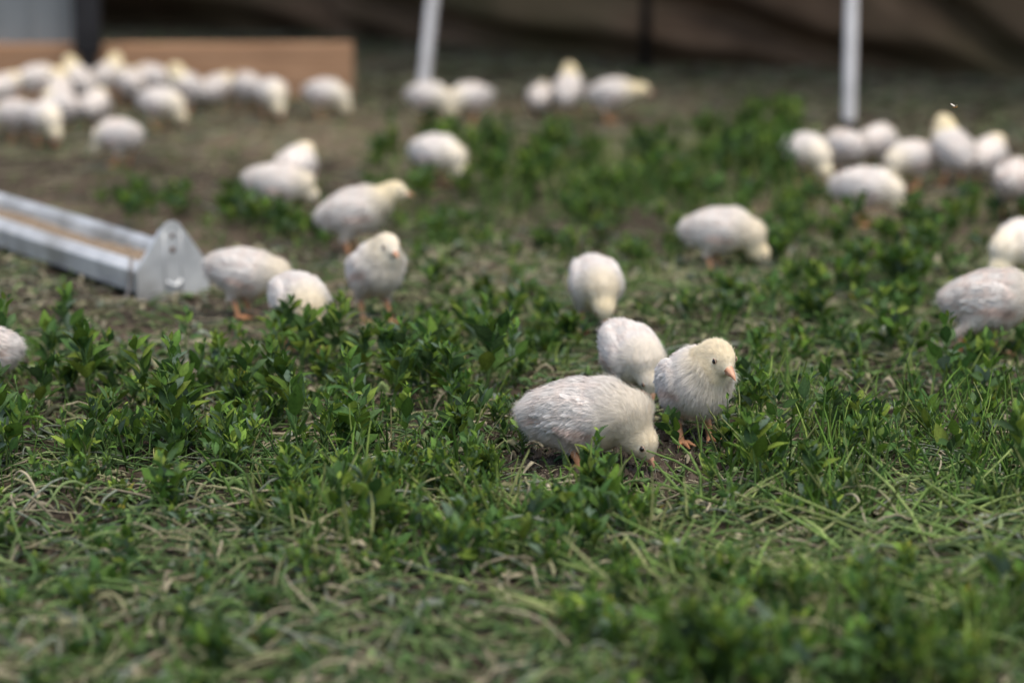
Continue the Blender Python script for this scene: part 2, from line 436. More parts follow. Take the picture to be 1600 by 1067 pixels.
def surface_nets(F, org, h):
    s = F < 0
    nx, ny, nz = F.shape
    cs = np.zeros((nx - 1, ny - 1, nz - 1), np.int8)
    corners = [(i, j, k) for i in (0, 1) for j in (0, 1) for k in (0, 1)]
    for i, j, k in corners:
        cs += s[i:nx - 1 + i, j:ny - 1 + j, k:nz - 1 + k]
    act = (cs > 0) & (cs < 8)
    idx = np.argwhere(act); vid = np.full(act.shape, -1, np.int32); vid[act] = np.arange(len(idx))
    acc = np.zeros((len(idx), 3)); cnt = np.zeros(len(idx))
    for a in corners:
        for ax in range(3):
            if a[ax]: continue
            bcor = list(a); bcor[ax] = 1
            fa = F[idx[:, 0] + a[0], idx[:, 1] + a[1], idx[:, 2] + a[2]]
            fb = F[idx[:, 0] + bcor[0], idx[:, 1] + bcor[1], idx[:, 2] + bcor[2]]
            m = (fa < 0) != (fb < 0)
            t = np.where(m, fa / np.where(m, fa - fb, 1), 0)
            p = np.array(a, float)[None] + np.eye(3)[ax] * t[:, None]
            acc[m] += p[m]; cnt[m] += 1
    V = org + h * (idx + acc / cnt[:, None])
    Q = []
    for ax in range(3):
        b1, b2 = [(1, 2), (2, 0), (0, 1)][ax]
        sh = [slice(None)] * 3; sh2 = [slice(None)] * 3
        sh[ax] = slice(0, -1); sh2[ax] = slice(1, None)
        d = s[tuple(sh)] != s[tuple(sh2)]
        e = np.argwhere(d)
        e = e[(e[:, b1] > 0) & (e[:, b2] > 0) & (e[:, b1] < F.shape[b1] - 1) & (e[:, b2] < F.shape[b2] - 1)]
        inside = s[tuple(e.T)]
        def cell(o1, o2):
            c = e.copy(); c[:, b1] -= o1; c[:, b2] -= o2
            return vid[tuple(c.T)]
        q = np.stack([cell(1, 1), cell(0, 1), cell(0, 0), cell(1, 0)], -1)
        q[~inside] = q[~inside][:, ::-1]
        Q.append(q)
    return V, np.vstack(Q)


def rot_y(a):                                     # positive lifts the front (x) towards z
    c, s = math.cos(a), math.sin(a)
    return np.array([[c, 0, -s], [0, 1, 0], [s, 0, c]])


WHITE, CREAM, PINK = np.array([0.85, 0.825, 0.785]), np.array([0.87, 0.76, 0.47]), np.array([0.80, 0.62, 0.52])


def make_chick(seed, zc=0.076, pitch=0, head=(0.1, 0, 0.1), hyaw=0, hpitch=0, legs=((0, 0), (0, 0)), strands=9000, h=0.0022, swid=1.0, yellow=1.0, plump=0.94, beak=True, neck=1.0, bk=1.25, pink=1.5):
    rng = np.random.default_rng(seed)
    A = rot_y(R(pitch)); Cc = np.array([0, 0, zc]); W = lambda x, y, z: Cc + A @ np.array([x, y, z])
    H = np.array(head, float)
    fw = np.array([math.cos(R(hyaw)) * math.cos(R(hpitch)), math.sin(R(hyaw)) * math.cos(R(hpitch)), math.sin(R(hpitch))])
    lf = unit(np.cross([0, 0, 1.0], fw)); up = np.cross(fw, lf); HA = np.stack([fw, lf, up], 1)
    Sh = W(0.040, 0, 0.012); Hb = H - fw * 0.012 - up * 0.004
    Nk = (Sh + Hb) / 2 + unit(np.cross(np.cross(Hb - Sh, [0, 0, 1.0]), Hb - Sh)[None])[0] * (0.012 if H[2] < zc else -0.004) + np.array([0.004, 0, 0])
    lo = np.minimum(H - 0.05, [-0.115, -0.085, -0.012]); hi = np.maximum(H + 0.05, [0.08, 0.085, zc + 0.085])
    dims = np.ceil((hi - lo) / h).astype(int) + 2
    gx = [lo[k] + h * np.arange(dims[k]) for k in range(3)]
    P = np.stack(np.meshgrid(*gx, indexing='ij'), -1)

    def body(P):
        d = sd_ell(P, Cc, (0.058, 0.050 * plump, 0.056 * plump), A)
        d = smin(d, sd_ell(P, W(-0.038, 0, -0.006), (0.037, 0.038, 0.038), A), 0.022)
        d = smin(d, sd_ell(P, W(0.030, 0, -0.006), (0.039, 0.044 * plump, 0.044), A), 0.02)
        d = smin(d, sd_cone(P, W(-0.052, 0, 0.000), W(-0.064, 0, 0.000), 0.027, 0.0215), 0.018)
        d = smin(d, sd_cone(P, Sh, Nk, 0.034 * neck, 0.0275 * neck), 0.024)
        d = smin(d, sd_cone(P, Nk, Hb, 0.0275 * neck, 0.0225), 0.016)
        d = smin(d, sd_ell(P, H, (0.0265, 0.0220, 0.0232), HA), 0.008)
        d = smin(d, sd_cone(P, H + fw * 0.010 - up * 0.003, H + fw * 0.0225 - up * 0.005, 0.0145, 0.0085), 0.009)
        for s in (1, -1):
            wa = A @ rot_y(R(-8)) @ np.array([[math.cos(0.12 * s), math.sin(0.12 * s), 0], [-math.sin(0.12 * s), math.cos(0.12 * s), 0], [0, 0, 1]]).T
            d = smin(d, sd_ell(P, W(-0.010, s * 0.0430 * plump, 0.006), (0.049, 0.0125, 0.0275), wa), 0.009)
        return d

    leg = []
    for s, (fx, fl) in zip((1, -1), legs):        # fx: foot forward offset, fl: foot lift
        hip = W(-0.004, s * 0.027, -0.020)
        hock = np.array([fx * 0.6 - 0.016, s * 0.027, 0.046 + 0.5 * max(0, zc - 0.096) + fl * 0.7])
        ank = np.array([fx + 0.002, s * 0.027, 0.006 + fl])
        leg.append((hip, hock, ank, s))

    def thigh(P):
        d = None
        for hip, hock, ank, s in leg:
            e = sd_cone(P, hip, hock + [0.004, 0, 0.004], 0.024, 0.0085)
            d = e if d is None else np.minimum(d, e)
        return d

    def shanks(P):
        d = np.full(P.shape[:-1], 1.0)
        for hip, hock, ank, s in leg:
            d = np.minimum(d, sd_cone(P, hock, ank, 0.0062, 0.0050))
            for ta, tl in ((-32, 0.026), (2, 0.031), (36, 0.026), (178, 0.012)):
                c = ank - [0, 0, 0.0012]
                kn = c + np.array([math.cos(R(ta)) * tl * 0.5, math.sin(R(ta)) * tl * 0.5, 0.0012])
                tp = c + np.array([math.cos(R(ta)) * tl, math.sin(R(ta)) * tl, -0.0028])
                d = smin(d, sd_cone(P, c, kn, 0.0044, 0.0036), 0.002); d = smin(d, sd_cone(P, kn, tp, 0.0036, 0.0018), 0.001)
        return d

    Db = smin(body(P), thigh(P), 0.014); Ds = shanks(P)
    V, Q = surface_nets(smin(Db, Ds, 0.004), lo, h)
    db = smin(body(V), thigh(V), 0.014); ds = shanks(V)
    isleg = (ds < db - 0.0015)
    # normals from the field
    eps = 0.001
    fF = lambda X_: smin(smin(body(X_), thigh(X_), 0.014), shanks(X_), 0.004)
    N = unit(np.stack([fF(V + np.eye(3)[k] * eps) - fF(V - np.eye(3)[k] * eps) for k in range(3)], -1))

    spine = np.array([H + fw * 0.02, H, Hb, Nk, Sh, W(0, 0, 0.012), W(-0.045, 0, 0.004), W(-0.085, 0, 0.002)])

    def spine_info(Pt):
        best = np.full(len(Pt), 9.0); T = np.zeros((len(Pt), 3)); par = np.zeros(len(Pt))
        for i in range(len(spine) - 1):
            a, b = spine[i], spine[i + 1]; ab = b - a
            t = np.clip((Pt - a) @ ab / (ab @ ab), 0, 1)
            d = np.linalg.norm(Pt - a - t[:, None] * ab, axis=1)
            k = d < best
            best[k] = d[k]; T[k] = unit(ab[None])[0]; par[k] = i + t[k]
        return T, par

    def colour(Pt, Nn):
        T, par = spine_info(Pt)
        c = np.tile(WHITE, (len(Pt), 1))
        yl = np.clip((4.3 - par) / 2.2, 0, 1) * yellow * 0.54
        q = (Pt - Cc) @ A
        under = np.clip(-(q[:, 2] + 0.012) / 0.03, 0, 1) * 0.30
        patch = 0.5 + 0.5 * np.sin(Pt[:, 0] * 90 + seed) * np.sin(Pt[:, 2] * 110 + Pt[:, 1] * 60 + 2 * seed)
        c = c * (1 - np.clip(yl + under * 0.5, 0, 1))[:, None] + CREAM * np.clip(yl + under * 0.5, 0, 1)[:, None]
        # thin feathering shows pink skin along the wing's lower edge and on the flank
        we = np.exp(-((q[:, 2] + 0.013 + 0.10 * (q[:, 0] + 0.01)) / 0.006) ** 2) * (np.abs(q[:, 1]) > 0.024) * (q[:, 0] < 0.045) * (q[:, 0] > -0.06)
        fl = np.clip(np.sin(patch * 3.0) - 0.72, 0, 1) * (par > 4) * 0.9
        k = np.clip((we * 0.55 + fl * 0.55) * pink, 0, 0.75)[:, None]
        return c * (1 - k) + PINK * k

    cV = colour(V, N) * 0.93
    fm = isleg[Q].mean(1) > 0.5
    body_o = mesh('chick', V, Q, None, [M_SKIN, M_LEG], cV, None, True, fm.astype(int), link=False)

    # ---- down: strands over the whole feathered surface
    tri = np.vstack([Q[~fm][:, [0, 1, 2]], Q[~fm][:, [0, 2, 3]]])
    ar = np.linalg.norm(np.cross(V[tri[:, 1]] - V[tri[:, 0]], V[tri[:, 2]] - V[tri[:, 0]]), axis=1)
    f = rng.choice(len(tri), strands, p=ar / ar.sum())
    r1, r2 = rng.random(strands), rng.random(strands); k = r1 + r2 > 1; r1[k], r2[k] = 1 - r1[k], 1 - r2[k]
    Pt = V[tri[f, 0]] * (1 - r1 - r2)[:, None] + V[tri[f, 1]] * r1[:, None] + V[tri[f, 2]] * r2[:, None]
    Nt = unit(N[tri[f, 0]] * (1 - r1 - r2)[:, None] + N[tri[f, 1]] * r1[:, None] + N[tri[f, 2]] * r2[:, None])
    bt = H + fw * 0.031 - up * 0.005
    eyes = [H + fw * 0.0130 + lf * s * 0.0188 + up * 0.0045 for s in (1, -1)]
    dbk = np.linalg.norm(Pt - bt, axis=1); dey = np.minimum(*[np.linalg.norm(Pt - e, axis=1) for e in eyes])
    keep = (dbk > 0.0075) & (dey > 0.0046)
    Pt, Nt, dbk, dey = Pt[keep], Nt[keep], dbk[keep], dey[keep]; n = len(Pt)
    T, par = spine_info(Pt)
    q = (Pt - Cc) @ A
    onwing = (np.abs(q[:, 1]) > 0.036 * plump) & (q[:, 2] > -0.020) & (q[:, 2] < 0.036) & (q[:, 0] > -0.055) & (q[:, 0] < 0.036)
    onback = (par > 4.2) & (q[:, 2] > 0.012)
    flat = onwing | onback
    low = np.clip(-(q[:, 2]) / 0.04, 0, 1)
    flow = T + np.array([0, 0, -0.55])[None] * (0.3 + low[:, None]) + rng.normal(0, 0.22, (n, 3))
    flow = unit(flow - (flow * Nt).sum(1, keepdims=True) * Nt)
    lift = np.where(flat, rng.uniform(0.08, 0.34, n), rng.uniform(0.3, 0.8, n))
    stray = rng.random(n) < 0.07; lift[stray] += 0.55
    Ln = np.where(flat, rng.uniform(0.009, 0.017, n), rng.uniform(0.010, 0.020, n)) * np.clip(0.22 + dbk / 0.045, 0, 1) * np.clip(0.25 + dey / 0.02, 0, 1)
    Ln[par < 2.6] *= 0.55
    tailm = par > 6.15; Ln[tailm] *= 1.5; Ln[stray & ~flat] *= 1.35
    wd = np.where(flat, rng.uniform(0.0007, 0.0020, n), rng.uniform(0.00035, 0.0007, n)) * swid
    if strands > 30000:
        wd *= 0.72
    side = unit(np.cross(flow, Nt) + rng.normal(0, 0.12, (n, 3)))
    d0 = unit(flow + Nt * lift[:, None]); d1 = unit(flow + Nt * (lift * 0.35)[:, None] + rng.normal(0, 0.1, (n, 3)) + np.array([0, 0, -0.15]))
    a0 = Pt - Nt * 0.0006; a1 = a0 + d0 * (Ln * 0.5)[:, None]; a2 = a1 + d1 * (Ln * 0.5)[:, None]
    nc = max(200, n // 22); ci = rng.choice(n, nc, replace=False)
    kd = KDTree(nc)
    for j, c_ in enumerate(ci): kd.insert(Pt[c_], j)
    kd.balance()
    cj = ci[np.array([kd.find(p_)[1] for p_ in Pt])]
    cl = np.where(par < 2.6, 0.30, np.where(flat, 0.38, 0.55)) * rng.uniform(0.6, 1.0, n)
    tipc = a0[cj] + (a2[cj] - a0[cj]) * (Ln / np.maximum(Ln[cj], 1e-5))[:, None].clip(0.6, 1.4)
    a2 = a2 + (tipc - a2) * cl[:, None]; a1 = a1 + (tipc - a1) * (cl * 0.25)[:, None]
    VV = np.stack([a0 - side * wd[:, None] / 2, a0 + side * wd[:, None] / 2, a1 - side * wd[:, None] * 0.45, a1 + side * wd[:, None] * 0.45, a2], 1).reshape(-1, 3)
    bI = np.arange(n)[:, None] * 5
    qd = bI + np.array([[0, 1, 3, 2]]); td = bI + np.array([[2, 3, 4]])
    gn = np.cross(VV[qd[:, 1]] - VV[qd[:, 0]], VV[qd[:, 3]] - VV[qd[:, 0]])
    flip = (gn * Nt).sum(1) < 0
    qd[flip] = qd[flip][:, ::-1]; td[flip] = td[flip][:, ::-1]
    cs = colour(Pt, Nt) * rng.uniform(0.9, 1.06, (n, 1))
    cs[stray] *= 0.95
    cs *= rng.uniform(0.93, 1.04, len(Pt))[cj][:, None]
    cs = np.clip(np.repeat(cs, 5, 0), 0, 0.92)
    nn = unit(Nt + rng.normal(0, 0.2, (n, 3)) + 0.32 * (gn / np.maximum(np.linalg.norm(gn, axis=1, keepdims=True), 1e-12)) * np.where(flip, -1, 1)[:, None])
    down = mesh('down', VV, qd, td, M_DOWN, cs, None, True, None, np.repeat(nn, 5, 0), link=False)
    parts = [down]

    # ---- flight and covert feathers on each folded wing: short vaned feathers in rows
    for s in (1, -1):
        fb = MB()
        for row, (zz, L0, x0, x1, cnt) in enumerate(((0.026, 0.020, 0.026, -0.040, 9), (0.014, 0.024, 0.022, -0.046, 9), (0.002, 0.028, 0.016, -0.048, 9), (-0.008, 0.032, 0.004, -0.050, 8))):
            for j in range(cnt):
                t = (j + rng.uniform(-0.2, 0.2)) / (cnt - 1)
                x = x0 + (x1 - x0) * t
                pt = W(x, s * 0.0545 * plump * math.sqrt(max(0.1, 1 - (x / 0.078) ** 2)) * (1 - 2.0 * max(zz - 0.016, 0) / 0.1), zz - 0.012 * t)
                # slide onto the surface
                for _ in range(3):
                    dd = body(pt[None])[0]; gr = unit(np.array([[body((pt + np.eye(3)[k] * eps)[None])[0] - body((pt - np.eye(3)[k] * eps)[None])[0] for k in range(3)]]))[0]
                    pt = pt - gr * dd
                dr = A @ unit(np.array([-1, -s * 0.10, -0.20 + rng.normal(0, 0.1)])); dr = unit(dr - (dr @ gr) * gr)
                sdv = np.cross(dr, gr); L_ = L0 * rng.uniform(0.85, 1.1); w_ = 0.0042 * rng.uniform(0.85, 1.15)
                st = np.array([0, .25, .55, .82, 1.0]); pf = np.array([.35, .9, 1, .75, .12])
                mid = pt + gr * 0.0012 + st[:, None] * L_ * dr + gr * (0.0035 * st ** 2 * rng.uniform(-.4, 1.1))[:, None]
                Lf = mid - sdv * (pf * w_)[:, None] - gr * 0.0009; Rt = mid + sdv * (pf * w_)[:, None] - gr * 0.0009
                VF = np.stack([Lf, mid, Rt], 1).reshape(-1, 3)
                QF = []
                for e in range(4):
                    QF += [[3 * e, 3 * e + 1, 3 * e + 4, 3 * e + 3], [3 * e + 1, 3 * e + 2, 3 * e + 5, 3 * e + 4]]
                QF = np.array(QF)
                g_ = np.cross(VF[1] - VF[0], VF[3] - VF[0])
                if g_ @ gr < 0: QF = QF[:, ::-1]
                fb.add(VF, QF, None, WHITE * rng.uniform(0.93, 1.02))
        parts.append(fb.obj('wing_feathers', M_DOWN, link=False))

    # ---- beak, eyes
    if beak:
        bb = MB(); bO = H + fw * 0.0270 - up * 0.0055
        for sgn, L_, hh, wv in ((1, 0.0152 * bk, 0.0064 * bk, 0.0058 * bk), (-1, 0.0120 * bk, 0.0036 * bk, 0.0048 * bk)):
            rings = []
            for t in np.linspace(0, 1, 6):
                c = bO + fw * L_ * t + up * (sgn * 0.0006 - (0.0042 * t ** 2.2 if sgn > 0 else -0.0004 * t + 0.0012))
                k = (1 - t) ** 0.75 * 0.97 + 0.03
                a = np.linspace(0, 2 * math.pi, 10, endpoint=False)
                rings.append(c + np.outer(np.cos(a) * wv * k, lf) + np.outer(np.where(np.sin(a) * sgn > 0, np.sin(a) * hh * k, np.sin(a) * 0.0006), up))
            VB = np.concatenate(rings); n_ = 10
            QB = [[r_ * n_ + i, r_ * n_ + (i + 1) % n_, (r_ + 1) * n_ + (i + 1) % n_, (r_ + 1) * n_ + i] for r_ in range(5) for i in range(n_)]
            VB = np.vstack([VB, rings[-1].mean(0)]); TB = [[5 * n_ + i, 5 * n_ + (i + 1) % n_, len(VB) - 1] for i in range(n_)]
            bb.add(VB, QB, TB)
        parts.append(bb.obj('beak', M_BEAK, usecol=False, link=False))
        for e in eyes:
            axl = unit((e - (H + fw * 0.0130 + up * 0.0045))[None])[0]; e1 = unit(np.cross(axl, up)[None])[0]; e2 = np.cross(axl, e1)
            aa = np.linspace(0, 2 * math.pi, 13); rl = MB()
            rl.tube(e + axl * 0.0010 + np.outer(np.cos(aa), e1) * 0.0049 + np.outer(np.sin(aa), e2) * 0.0040, 0.0008, 6, cap=False)
            parts.append(rl.obj('eyelid', M_LID, usecol=False, link=False))
            eb = MB(); th_ = np.linspace(0, math.pi, 9); ph_ = np.linspace(0, 2 * math.pi, 14, endpoint=False)
            VE = np.array([[math.sin(a) * math.cos(p), math.sin(a) * math.sin(p), math.cos(a)] for a in th_ for p in ph_]) * [0.0041, 0.0041, 0.0039] + e
            QE = [[i * 14 + j, (i + 1) * 14 + j, (i + 1) * 14 + (j + 1) % 14, i * 14 + (j + 1) % 14] for i in range(8) for j in range(14)]
            eb.add(VE, QE); parts.append(eb.obj('eye', M_EYE, usecol=False, link=False))
    return body_o, parts


def place(proto, px, py, heading, scale, label, group=None, dx=0, dy=0):
    g = G(px, py)
    b0, ps = proto
    r = b0.copy(); C.objects.link(r)
    z = float(gz(g[0], g[1]))
    r.location = (g[0] + dx, g[1] + dy, z + 0.001); r.rotation_euler = (0, 0, R(heading)); r.scale = (scale * (0.83 if proto in (p_front, p_stand) else 0.795),) * 3
    for p in ps:
        c = p.copy(); C.objects.link(c); c.parent = r
    tag(r, label, 'chick', group)
    return r


#CHICKS
p_front = make_chick(11, 0.079, -3, (0.094, -0.010, 0.046), -16, -50, ((-0.012, 0), (0.004, 0)), 80000, 0.0018, 1.0, 0.8, neck=1.15, bk=1.2)
p_stand = make_chick(12, 0.096, 16, (0.064, 0.014, 0.145), 14, -24, ((0.0, 0), (0.016, 0)), 80000, 0.0018, 1.0, 1.0, 0.90, neck=0.92, bk=1.5)
p_rump = make_chick(13, 0.092, -24, (0.082, 0.0, 0.056), 0, -60, ((0, 0), (0.01, 0)), 36000, 0.002, 1.0, 0.6, neck=1.1)
p_toward = make_chick(14, 0.112, -18, (0.090, 0.0, 0.072), 0, -62, ((0.006, 0), (-0.008, 0)), 26000, 0.002, 1.1, 1.15)
p_side_peck = make_chick(15, 0.104, -4, (0.098, 0.0, 0.051), 4, -52, ((0.004, 0), (-0.014, 0)), 26000, 0.002, 1.1, 1.0, neck=1.1)
p_stand_front = make_chick(16, 0.118, 24, (0.058, 0.004, 0.172), 5, -14, ((0.012, 0), (-0.004, 0)), 26000, 0.002, 1.1, 0.7, 0.95)
p_side_up = make_chick(17, 0.122, 8, (0.096, 0.0, 0.166), 0, -4, ((0.008, 0), (-0.010, 0)), 20000, 0.002, 1.15, 1.2)
p_side_low = make_chick(18, 0.104, -14, (0.090, 0.008, 0.070), 10, -42, ((0, 0), (-0.01, 0)), 20000, 0.002, 1.15, 0.9)
p_pink = make_chick(29, 0.114, -2, (0.100, 0.004, 0.094), 6, -30, ((0.02, 0), (-0.062, 0)), 30000, 0.002, 1.1, 0.9, pink=2.4)
p_arch = make_chick(19, 0.106, -14, (0.094, -0.014, 0.061), -20, -66, ((0.006, 0), (-0.01, 0)), 26000, 0.002, 1.1, 1.3)
f_peck = make_chick(21, 0.104, -6, (0.088, 0.006, 0.055), 8, -54, ((0.004, 0), (-0.01, 0)), 7000, 0.003, 1.8, 1.0)
f_pink = make_chick(27, 0.106, -4, (0.080, 0.0, 0.102), 0, -30, ((0.006, 0), (-0.01, 0)), 8000, 0.003, 1.8, 1.0, pink=2.8)
f_walk = make_chick(22, 0.112, 0, (0.112, 0.0, 0.122), -6, -12, ((0.01, 0), (-0.012, 0)), 7000, 0.003, 1.8, 1.6)
f_up = make_chick(23, 0.112, 24, (0.048, 0.004, 0.178), 12, -5, ((0.004, 0), (-0.006, 0)), 7000, 0.003, 1.8, 1.45)
f_rest = make_chick(24, 0.096, 4, (0.070, -0.006, 0.128), -20, -18, ((0.0, 0), (0.006, 0)), 7000, 0.003, 1.8, 1.0)

place(p_front, 906, 733, -14, 1.03, 'white feathered chick in sharp focus pecking bare soil with pale yellow head down')
place(p_stand, 1083, 692, -72, 1.03, 'cream chick standing in sharp focus, orange beak and face turned to the camera')
place(p_rump, 984, 630, -66, 0.93, 'white chick hunched just behind the two sharp chicks, a thin sprig before it')
place(p_toward, 930, 522, -80, 0.94, 'chick pecking head-on to the camera, yellow crown down, behind the hunched white one')
place(p_side_peck, 1122, 423, -10, 0.97, 'white chick in profile pecking to the right, alone in the grass right of centre')
place(p_stand_front, 587, 507, -62, 0.98, 'upright chick facing the camera on orange legs, right of the trough pair')
place(p_arch, 468, 552, -64, 0.97, 'chick bending its yellowish neck down among weeds, right of the trough end pair')
place(p_side_low, 384, 502, -10, 0.93, 'plump white chick with tail up right beside the pointed trough end')
place(p_side_up, 555, 408, 0, 1.0, 'chick in profile walking right with yellow head raised on orange legs')
place(p_side_low, 434, 348, 4, 0.94, 'white chick in profile behind the walking yellow-headed one, head lowered right')
place(f_rest, 464, 312, 75, 0.98, 'white chick turned away, half hidden behind the head-lowered one beyond the trough')
place(f_peck, 681, 295, -35, 0.96, 'lone white chick with pale yellow head down at the far edge of the green weeds')
place(p_pink, 1546, 566, -6, 1.05, 'large white chick with pinkish flank cut by the right frame edge, one orange leg showing')
place(f_peck, 1602, 450, 212, 1.0, 'white chick half out of frame at right, just behind the pink-flanked one')
place(f_peck, 1349, 352, -12, 0.98, 'white chick in front of the right crowd, in profile, head down to the right')
place(f_pink, 1582, 348, 70, 0.98, 'chick seen from behind at the right frame edge, pinkish rump and two orange legs')
place(f_peck, 1256, 293, -58, 0.95, 'leftmost chick of the right crowd, bending over at the edge of the green weeds')
place(f_peck, 1320, 280, 118, 0.95, 'chick at the foot of the right white pole, the left one of two round backs', None)
place(f_peck, 1370, 277, 62, 0.95, 'chick just right of the right pole foot, the right one of two round backs', None)
place(f_peck, 1425, 295, 205, 0.9, 'low white chick in the right crowd between the round backs and the raised head')
place(f_up, 1486, 297, 115, 0.98, 'chick of the right crowd with yellow head raised above all others')
place(f_rest, 1541, 293, 60, 0.95, 'white chick directly right of the raised yellow head in the right crowd')
place(f_peck, 668, 190, -25, 0.9, 'left chick of the pair pecking head to head at the leaning pole')
place(f_peck, 737, 189, 206, 0.9, 'right chick of the pair pecking head to head at the leaning pole')
place(f_rest, 845, 186, 85, 0.88, 'small white chick left of the raised-head chick in front of the tarp')
place(f_up, 888, 189, 80, 0.96, 'chick with yellow head raised in the middle of the trio before the tarp')
place(f_walk, 955, 192, -4, 0.94, 'right chick of the trio before the tarp, yellow head stretched to the right')
place(f_peck, 508, 190, -24, 0.9, 'lone chick before the right end of the brown plank, head to the right')
place(f_peck, 189, 262, 150, 0.92, 'white chick standing apart in front of the left crowd, turned away left')
place(p_side_low, -36, 640, 172, 0.95, 'white chick mostly out of frame at the left edge among the near weeds')
# the crowd by the plank, each with its own place
crowd = [
    (28, 220, f_peck, 150, 'front chick of the left crowd nearest the left frame edge'),
    (72, 228, f_peck, -60, 'front chick of the left crowd bending to the right, second from the left edge'),
    (150, 207, f_rest, 85, 'round white chick alone at the front of the left crowd, seen from behind'),
    (250, 202, f_peck, -25, 'chick at the front of the left crowd with yellow head down to the right'),
    (426, 193, f_peck, -72, 'rightmost chick of the left crowd, pecking toward the camera'),
    (388, 179, f_peck, 120, 'white chick second from the right end of the left crowd'),
    (338, 177, f_rest, 60, 'white chick third from the right end of the left crowd, turned away'),
    (294, 178, f_up, 190, 'chick with head raised before the plank, middle right of the left crowd'),
    (240, 166, f_walk, 150, 'chick near the plank behind the one with its yellow head down'),
    (205, 169, f_rest, 120, 'white backed chick near the plank right of the black post'),
    (168, 163, f_up, 40, 'chick with raised head right under the black post'),
    (124, 167, f_up, 140, 'chick with raised head just left of the black post'),
    (95, 180, f_rest, 100, 'white chick in the middle of the left crowd behind the front pair'),
    (58, 171, f_walk, 30, 'chick with raised yellow head under the grey panel, left of the middle'),
    (6, 176, f_rest, 60, 'white chick at the left frame edge close to the plank'),
    (100, 206, f_rest, 150, 'white chick squeezed between the front pair and the lone round one'),
]
for px, py, pr, hd, lb in crowd:
    place(pr, px, py, hd, 0.92, lb, 'crowd of chicks before the plank')

# ------------------------------------------------------------------ flying insect
ctr = G(1493, 168, 0.0); dcam = np.array([0, 0, CAM_H]); tt = 3.1 / np.linalg.norm(ctr - dcam); ins = dcam + (ctr - dcam) * tt
bug = empty('flying_insect', ins, R(30))
def blob(c, r, n=10):
    th_ = np.linspace(0.02, math.pi - 0.02, n); ph_ = np.linspace(0, 2 * math.pi, 12, endpoint=False)
    V = np.array([[math.cos(a), math.sin(a) * math.cos(p), math.sin(a) * math.sin(p)] for a in th_ for p in ph_]) * r + c
    Q = [[i * 12 + j, i * 12 + (j + 1) % 12, (i + 1) * 12 + (j + 1) % 12, (i + 1) * 12 + j] for i in range(n - 1) for j in range(12)]
    return V, Q
b = MB()
for c, r in (((0, 0, 0), (0.0022, 0.0012, 0.0012)), ((-0.0026, 0, -0.0003), (0.0022, 0.001, 0.001)), ((0.0024, 0, 0.0002), (0.0009, 0.0009, 0.0009))):
    b.add(*blob(c, r))
b.obj('insect_body', M_BEE, bug, usecol=False)
for s in (1, -1):
    a = np.linspace(0, 2 * math.pi, 14, endpoint=False)
    top_ = np.stack([-0.0005 + 0.0016 * np.cos(a) - 0.0012 * (1 + np.sin(a)), s * (0.0008 + 0.0026 * (1 + np.sin(a))), 0.001 + 0.0016 * (1 + np.sin(a))], -1)
    V = np.vstack([top_, top_ + [0, 0, 0.0001]])
    b = MB(); b.add(V, [[i, (i + 1) % 14, 14 + (i + 1) % 14, 14 + i] for i in range(14)], [[0, i + 1, i] for i in range(1, 13)] + [[14, 14 + i, 15 + i] for i in range(1, 13)])
    b.obj('wing', M_WING, bug, smooth=False, usecol=False)
tag(bug, 'tiny pale winged insect in flight above the right crowd of chicks', 'insect')

# ------------------------------------------------------------------ vegetation
LEAFY = [np.array(c) for c in ((0.052, 0.106, 0.018), (0.034, 0.076, 0.019), (0.072, 0.128, 0.018), (0.046, 0.084, 0.030), (0.112, 0.160, 0.025))]
def leaf_geo(rng, L, Wd, fold, curl):
    st = np.array([0, .16, .36, .56, .78, 1.0]); pf = np.array([.12, .66, 1.0, .90, .56, 0.06])
    tl = 1 + rng.uniform(-0.13, 0.13, 6); tr_ = 1 + rng.uniform(-0.13, 0.13, 6)
    tw = rng.normal(0, 0.15)
    V = []
    for i in range(6):
        x, zc = st[i] * L, curl * L * st[i] ** 2
        for s, k in ((-1, tl[i]), (0, 0), (1, tr_[i])):
            hw = pf[i] * Wd / 2 * (k if s else 0)
            V.append([x, s * hw, zc + fold * hw + s * hw * tw * st[i]])
    Q = []
    for i in range(5):
        Q += [[3 * i, 3 * i + 3, 3 * i + 4, 3 * i + 1], [3 * i + 1, 3 * i + 4, 3 * i + 5, 3 * i + 2]]
    return np.array(V), np.array(Q)


def frame(d, roll, rng=None):
    x = d / np.linalg.norm(d); y = np.cross([0, 0, 1.0], x)
    y = y / max(np.linalg.norm(y), 1e-6) if np.linalg.norm(y) > 1e-3 else np.array([0, 1.0, 0])
    z = np.cross(x, y); c, s = math.cos(roll), math.sin(roll)
    return np.stack([x, c * y + s * z, -s * y + c * z], 1)


